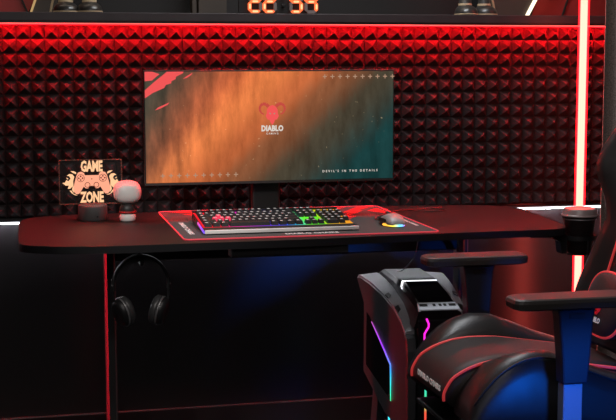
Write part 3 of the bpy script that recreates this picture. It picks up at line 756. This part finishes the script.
def wing(s):
    prof = TOPL + [(-L_, .44), (-L_, .18), (-.06, .195), (.192, .268), (.190, .50)]
    cy = 0.; cz = .40
    r = []
    for k, ins in ((-.030, .98), (-.005, 1.), (0., .975)):
        r.append([(s * (xo(y) + k), cy + (y - cy) * ins, cz + (z - cz) * ins) for y, z in prof])
    w = pcp('side_wing', loft(B(), r), 'case')
    # broad pale rail lying along the wing's arched top
    rings = []
    for i, (y, z) in enumerate([(.268, .5735)] + TOPL[1:6] + [(-.262, .490)]):
        k = (L_ - y) / (2 * L_); wd = .066 - .036 * k
        rings.append([(s * (xo(y) - .002), y, z - .004), (s * (xo(y) - .003), y, z + .003), (s * (xo(y) - wd), y + .004, z + .008), (s * (xo(y) - wd), y + .004, z - .004)])
    e = pcp('wing_rail', loft(B(), rings), 'case_light', w)
    for yy in (-.045, -.150):
        za = interp(-yy, [-p[0] for p in TOPL], [p[1] for p in TOPL]); zb_ = interp(-yy + .03, [-p[0] for p in TOPL], [p[1] for p in TOPL])
        x_ = xo(yy); bm = B()
        loft(bm, [[(s * (x_ - .004), yy, za + .0032 + d), (s * (x_ - .017), yy + .012, za + .0075 + d), (s * (x_ - .020), yy - .012, zb_ + .0085 + d), (s * (x_ - .008), yy - .030, zb_ + .0045 + d)] for d in (-.004, .0034)])
        pcp('rail_notch', bm, 'black_plastic', e)
    xg = lambda y: s * (xo(y) + .0012)
    gl = [(.150, .475), (.115, .468), (-.135, .368), (-.137, .255), (.155, .300)]
    bm = B(); bm.faces.new([bm.verts.new((xg(y), y, z)) for y, z in gl]); pcp('side_window', bm, 'case_glass', w)
    bm = B(); tube(bm, spline([(xg(y) + s * .001, y, z) for y, z in ((.085, .455), (.02, .430), (-.06, .397), (-.131, .366), (-.133, .33), (-.134, .255))], 1), [.0012, .002, .0024, .0026, .0022, .0014], 6); pcp('light_line', bm, 'side_glow', w)
wing(-1); wing(1)
bm = prism(B(), [(-L_ + .012, .546), (-L_ - .004, .53), (-L_ - .004, .19), (-L_ + .05, .185)], 0, -.064, .064); fr = pcp('front_panel', bm, 'case_gloss')
bm = B(); tube(bm, [(-.040, -L_ - .0040, .538), (-.034, -L_ - .0062, .524), (-.034, -L_ - .0062, .514), (-.046, -L_ - .0062, .494), (-.046, -L_ - .0062, .470)], .0028, 6); pcp('zigzag_light', bm, 'magenta', fr)
bm = B(); box(bm, (-.044, -L_ - .0075, .19), (-.0385, -L_ - .0042, .345)); pcp('light_line', bm, 'front_glow', fr)
bm = B(); box(bm, (.050, -L_ - .0075, .19), (.055, -L_ - .0042, .30)); pcp('light_line', bm, 'led_thin_red', fr)
for s in (-1, 1):
    bm = prism(B(), [(.14, .25), (.06, .225), (.14, .0), (.23, .0)], 0, s * .112, s * .085); pcp('leg', bm, 'case')
    bm = prism(B(), [(-.04, .21), (-.12, .20), (-.20, .0), (-.11, .0)], 0, s * .105, s * .078); lg = pcp('leg', bm, 'case')
    bm = B(); tube(bm, [(s * .1115, -.078, .235), (s * .1085, -.084, .215), (s * .1065, -.10, .12)], .0028, 6); pcp('light_line', bm, 'cyan', lg)
bm = B(); tube(bm, spline([(1.16, -.70, TOP - .028), (1.165, -.66, .70), (1.165, -.60, .66), (1.172, -.50, .622), (1.18, -.42, .6065)], 6), .0017, 6)
tag(ob('hanging_cable', bm, 'silver'), 'thin pale cable dropping from the desk edge onto the computer', 'cable')

# ------------------------------------------------------------------ gaming chair (faces -x)
YC = -1.07
ch = thing('gaming_chair', 'black leather gaming chair with red piping in front of the desk', 'chair', (1.36, YC, 0))
CK = .93                                    # a compact chair, its seat raised on the gas lift
def compact(o, c):
    o.location = (c[0] * CK, -4.3 + CK * (c[1] + 4.3), 1.28 + CK * (c[2] - 1.28)); o.scale = (CK, CK, CK)
compact(ch, (1.36, YC, 0)); FL = -.0960     # the floor in the chair's own measure
# seat cushion: one lofted surface with rolled front
def seat_top(x): return interp(x - .018, [1.055, 1.065, 1.08, 1.11, 1.15, 1.20, 1.30, 1.45, 1.62], [.418, .440, .460, .480, .494, .503, .501, .478, .450])
bm = B(); rings = []
for x in [1.0735, 1.078, 1.086, 1.098, 1.118, 1.145, 1.18, 1.23, 1.31, 1.40, 1.50, 1.60]:
    zt = seat_top(x); zb = max(.30, min(.375, zt - .03)); zb = interp(x, [1.074, 1.098, 1.18, 1.3], [.393, .374, .345, .33])
    hw = .137
    ring = [(x, YC - hw, zb)] 
    for k in range(13):
        t = k / 12; yy = YC - hw + 2 * hw * t
        e = min(t, 1 - t) * 2 * hw
        ring.append((x, yy, zt - .012 * max(0, 1 - e / .03) ** 2))
    ring.append((x, YC + hw, zb)); rings.append(ring)
loft(bm, rings); seat = ob('seat_cushion', bm, 'leather_soft', ch, smooth=True)
for s in (-1, 1):
    P = [(1.071, YC + s * .138, .393)] + [(x - .003, YC + s * .1385, seat_top(x) - .008) for x in (1.074, 1.084, 1.098, 1.118, 1.145, 1.18, 1.23, 1.31, 1.40, 1.50, 1.58)]
    ob('seat_piping', tube(B(), spline(P, 4), .0042, 8), 'piping', ch, smooth=True, label='red piping along the seat seam')
# bolsters
def bolster(s):
    XS = [1.098, 1.106, 1.123, 1.148, 1.178, 1.218, 1.268, 1.325, 1.39, 1.46, 1.53, 1.61]
    ZS = [.395, .425, .452, .481, .510, .535, .550, .547, .524, .494, .470, .450]
    dz = 0 if s > 0 else -.014
    crest = lambda x: interp(x, XS, ZS) + dz
    bm = B(); rings = []
    for x in [1.098, 1.106, 1.123, 1.148, 1.178, 1.218, 1.268, 1.325, 1.39, 1.46, 1.53, 1.59, 1.61]:
        zt = crest(x)
        za = min(seat_top(x) - .004, zt - .004)
        zb = interp(x, [1.098, 1.14, 1.3], [.36, .325, .30])
        yi, yo = YC + s * .1405, YC + s * .272
        prof = [(0, zb), (0, za - .02), (.02, za), (.16, za + (zt - za) * .45), (.34, za + (zt - za) * .86), (.55, zt), (.74, zt - .004), (.90, zt - .022), (.985, zt - .055 if zt - .055 > zb else (zt + zb) / 2), (1.0, (zt - .06 + zb) / 2), (.97, zb)]
        rings.append([(x, yi + (yo - yi) * a, z) for a, z in prof])
    loft(bm, rings)
    ob('seat_bolster', bm, 'leather', ch, smooth=True)
    P = [(x, YC + s * (.1405 + .1315 * .86), crest(x) - .013) for x in (1.113, 1.128, 1.148, 1.178, 1.218, 1.268, 1.325, 1.39, 1.46, 1.53, 1.58)]
    ob('bolster_seam', tube(B(), spline(P, 3), .003, 6), 'leather', ch, smooth=True)
bolster(-1); bolster(1)
# lettering on the rolled front of the seat
R = Matrix(((0, 0, -1, 0), (-1, 0, 0, 0), (0, 1, 0, 0), (0, 0, 0, 1)))
ob('seat_lettering', text_bm('DIABLO CHAIRS', .021, .0006, .0008, 1.28, 1.0, rot=R, loc=(1.0728, YC - .006, .4165)), 'print_white', seat)
ob('seat_pan', box(B(), (1.12, YC - .25, .285), (1.60, YC + .25, .2995), .004), 'black_metal', ch)
ob('mechanism', box(B(), (1.24, YC - .09, .225), (1.50, YC + .09, .284), .012), 'black_metal', ch)
bm = B(); tube(bm, spline([(1.30, YC - .09, .25), (1.22, YC - .22, .25), (1.16, YC - .262, .28), (1.12, YC - .27, .315)], 5), .007, 8); ob('tilt_lever', bm, 'chrome', ch, smooth=True)
bm = lathe(B(), [(.045, FL + .10), (.045, FL + .16), (.028, FL + .165), (.028, .2245)], (1.37, YC), 24); ob('gas_lift', bm, 'black_metal', ch, smooth=False)
for k in range(5):
    a = 2 * PI * k / 5 + .3; d = Vector((math.cos(a), math.sin(a), 0)); n = Vector((-d.y, d.x, 0)); c0 = Vector((1.37, YC, FL))
    rings = []
    for r, w, z0, z1 in ((.03, .032, .085, .125), (.16, .026, .080, .112), (.29, .018, .076, .094), (.315, .014, .076, .090)):
        rings.append([c0 + d * r + n * w + Vector((0, 0, z0)), c0 + d * r - n * w + Vector((0, 0, z0)), c0 + d * r - n * w * .7 + Vector((0, 0, z1)), c0 + d * r + n * w * .7 + Vector((0, 0, z1))])
    lg = ob('base_leg', loft(B(), rings), 'black_metal', ch)
    bm = B()
    for s in (-1, 1):
        loft(bm, [[c0 + d * (.30 + .029 * math.cos(2 * PI * i / 18)) + n * (s * .018 + q) + Vector((0, 0, .030 + .029 * math.sin(2 * PI * i / 18))) for i in range(18)] for q in (-.008, .008)])
    tube(bm, [c0 + d * .30 + Vector((0, 0, .03)), c0 + d * .30 + Vector((0, 0, .076))], .008, 8)
    ob('caster', bm, 'black_plastic', lg)
# armrests
def armrest(s, yc):
    x0, x1 = 1.168, 1.492
    pts = []
    for cx, cy, a in ((x1 - .03, .026, 0), (x0 + .03, .022, 90), (x0 + .03, -.022, 180), (x1 - .03, -.026, 270)):
        for k in range(5):
            t = math.radians(a + 90 * k / 4); pts.append((cx + .03 * math.cos(t), yc + cy + .026 * math.sin(t)))
    bm = B(); loft(bm, [[(x0 + (x - x0) * 1 + dx * (1 if x < 1.3 else -1), yc + (y - yc) * q, z) for x, y in pts] for z, q, dx in ((.672, .84, .012), (.676, .97, .002), (.690, 1.0, 0), (.698, .96, .003), (.701, .86, .010))])
    pd = ob('arm_pad', bm, 'arm_pad', ch, smooth=False)
    bm = B(); loft(bm, [[(a, yc - .024, z), (b, yc - .024, z), (b, yc + .024, z), (a, yc + .024, z)] for a, b, z in ((1.306, 1.372, .478), (1.302, 1.378, .55), (1.293, 1.384, .645), (1.288, 1.390, .6715))])
    po = ob('arm_post', bm, 'arm_post', ch, mods=[('BEVEL', dict(width=.005, segments=2))])
    ob('height_button', box(B(), (1.318, yc - .0268, .645), (1.360, yc - .0242, .659), .001), 'black_plastic', po)
    st = ob('arm_upright', box(B(), (1.3095, yc - .018, .335), (1.361, yc + .018, .4775), .003), 'arm_steel', ch, label='bare metal upright')
    ob('arm_bracket', box(B(), (1.312, min(yc - s * .018, YC + s * .12), .312), (1.358, max(yc + s * .0, YC + s * .12) if s < 0 else yc + .018, .334), .003) if s > 0 else box(B(), (1.312, yc - .018, .262), (1.358, YC - .12, .2845), .003), 'black_metal', ch) if False else None
    lo, hi = sorted((yc + s * .018, YC + s * .12))
    ob('arm_bracket', box(B(), (1.312, lo, .262), (1.358, hi, .2845), .003), 'black_metal', ch)
    ob('bracket_riser', box(B(), (1.3105, yc - .0175, .2848), (1.360, yc + .0175, .3348), .003), 'black_metal', ch)
armrest(1, -.722); armrest(-1, -1.408)
# backrest: lofted along its height with wings that come forward
def back_x(z): return interp(z, [.46, .60, .83, .96, 1.10, 1.35], [1.625, 1.665, 1.722, 1.752, 1.785, 1.845])
def lead(z): return interp(z, [.46, .52, .60, .69, .76, .82, .87, .92, .965, 1.01, 1.05, 1.09, 1.15, 1.25, 1.33], [.055, .062, .062, .050, .042, .034, .046, .070, .090, .086, .070, .050, .035, .03, .02])
def halfw(z): return interp(z, [.46, .55, .65, .76, .82, .87, .93, .98, 1.03, 1.08, 1.16, 1.25, 1.32, 1.35], [.225, .25, .25, .228, .215, .224, .252, .268, .268, .255, .21, .17, .14, .10])
bm = B(); rings = []
zs = [.46, .47, .50, .54, .58, .62, .66, .70, .74, .78, .82, .85, .88, .91, .94, .965, .99, 1.02, 1.05, 1.08, 1.12, 1.18, 1.25, 1.31, 1.345]
for z in zs:
    xb, f, w = back_x(z), lead(z), halfw(z)
    half = [(0, 0), (.25, 0), (.50, -.002), (.60, -.006), (.70, -.40 * f), (.80, -.82 * f), (.89, -f), (.955, -.90 * f), (.995, -.55 * f), (1.0, .01), (.985, .045), (.90, .062), (.5, .066), (.25, .066)]
    ring = [(xb + n, YC - w * t, z) for t, n in half] + [(xb + .066, YC, z)] + [(xb + n, YC + w * t, z) for t, n in reversed(half[1:])]
    rings.append(ring)
loft(bm, rings); bk = ob('backrest', bm, 'leather', ch, smooth=True)
for s in (-1, 1):
    P = [(back_x(z) - .010, YC + s * halfw(z) * .615, z) for z in zs[2:-2]]
    ob('back_piping', tube(B(), spline(P, 2), .004, 8), 'piping', ch, smooth=True, label='red piping along the backrest seam')
    P = [(back_x(z) + .008, YC + s * (halfw(z) * 1.0 + .001), z) for z in zs[1:-2]]
    ob('edge_piping', tube(B(), spline(P, 2), .003, 6), 'piping', ch, smooth=True)
# lumbar cushion resting on the seat against the backrest
lc = thing('lumbar_cushion', 'black lumbar cushion with red piping and red emblem resting against the chair back', 'cushion', (1.612, YC, .50)); compact(lc, (1.612, YC, .50))
bm = superquad(B(), (0, 0, 0), (.034, .116, .092), 2.7, 32, 18)
tilt = Matrix.Translation((1.603, YC, .598)) @ Matrix.Rotation(math.radians(15), 4, 'Y')
bmesh.ops.transform(bm, matrix=tilt, verts=bm.verts); cush = ob('cover', bm, 'leather_soft', lc, smooth=True)
bm = B(); P = []
for k in range(48):
    a = 2 * PI * k / 48; q = 2 / 2.7
    P.append(tilt @ Vector((-.012, .1135 * math.copysign(abs(math.cos(a)) ** q, math.cos(a)), .0905 * math.copysign(abs(math.sin(a)) ** q, math.sin(a)))))
ob('cushion_piping', tube(bm, P, .004, 8, True), 'piping', lc, smooth=True)
bm = B()
for s in (-1, 1):
    tube(bm, [tilt @ Vector((-.0348, s * y, z)) for y, z in ((.004, .030), (.017, .022), (.021, .002), (.017, -.018), (.004, -.030))], .0042, 6)
    tube(bm, [tilt @ Vector((-.0348, s * y, z)) for y, z in ((.004, .016), (.009, .002), (.004, -.020))], .003, 6)
ob('emblem', bm, 'logo_red', cush, smooth=True)
ob('cushion_lettering', text_bm('DIABLO', .020, .0005, .0006, 1.0, 1.0, rot=Matrix.Rotation(math.radians(15), 4, 'Y') @ R, loc=tilt @ Vector((-.0342, 0, -.048))), 'print_white', cush)

# ------------------------------------------------------------------ lights
def area(name, loc, target, size, power, col, sizey=None):
    l = bpy.data.lights.new(name, 'AREA'); l.energy = power; l.color = col; l.size = size
    if sizey: l.shape = 'RECTANGLE'; l.size_y = sizey
    o = bpy.data.objects.new(name, l); COL.objects.link(o); o.location = loc
    o.rotation_euler = (Vector(target) - Vector(loc)).to_track_quat('-Z', 'Y').to_euler()
    return o
def spot(name, loc, target, power, col, angle, blend=.5, radius=.1):
    l = bpy.data.lights.new(name, 'SPOT'); l.energy = power; l.color = col; l.spot_size = math.radians(angle); l.spot_blend = blend; l.shadow_soft_size = radius
    o = bpy.data.objects.new(name, l); COL.objects.link(o); o.location = loc
    o.rotation_euler = (Vector(target) - Vector(loc)).to_track_quat('-Z', 'Y').to_euler()
    return o
spot('desk_fill_spot', (-.5, -2.6, 2.3), (.52, -.45, .80), 150, (1, .95, .90), 17, .9, .15)  # added unseen lamp to brighten the figurine, keyboard and desk around them
area('softbox_top', (.7, -2.3, 2.6), (.7, -.3, .8), 1.6, 15, (1, .90, .85), .8)
area('softbox_rear', (1.1, -.45, 2.55), (1.2, -.9, .5), .8, 20, (.93, .96, 1), .3)
spot('blue_lamp', (1.28, -2.45, .60), (1.29, -1.5, .47), 38, (.004, .15, 1), 31, .7, .06)
area('front_fill', (-.3, -4.6, 2.3), (.9, -.6, .8), 1.2, 7, (1, .95, .92), .8)  # added unseen fill, put in to brighten the curtain and front faces
rl = area('red_lamp', (-.24, -.20, .38), (.25, -.33, .38), .04, .9, (1, .01, .03), .7)
rl.data.spread = math.radians(40)
area('niche_lamp', (.7, .12, 2.4), (.7, .2, 1.4), 2.2, 3, (1, .8, .6), .1)

w = bpy.data.worlds.new('room_dark'); sc.world = w; w.use_nodes = True
w.node_tree.nodes['Background'].inputs[0].default_value = (.5, .5, .6, 1); w.node_tree.nodes['Background'].inputs[1].default_value = .004

# ------------------------------------------------------------------ camera
cam = bpy.data.cameras.new('camera'); co = bpy.data.objects.new('camera', cam); COL.objects.link(co)
cam.sensor_width = 36; cam.lens = 1270.44 * 36 / 616; cam.clip_start = .05
Fv = Vector((.22118485, .96824509, -.11652773)); Rv = Vector((.97484876, -.222863, -.00140934)); Uv = Vector((.0273343, .11328518, .99318644))
mw = Matrix((Rv, Uv, -Fv)).transposed().to_4x4(); mw.translation = (0, -4.3, 1.28)
co.matrix_world = mw
sc.camera = co
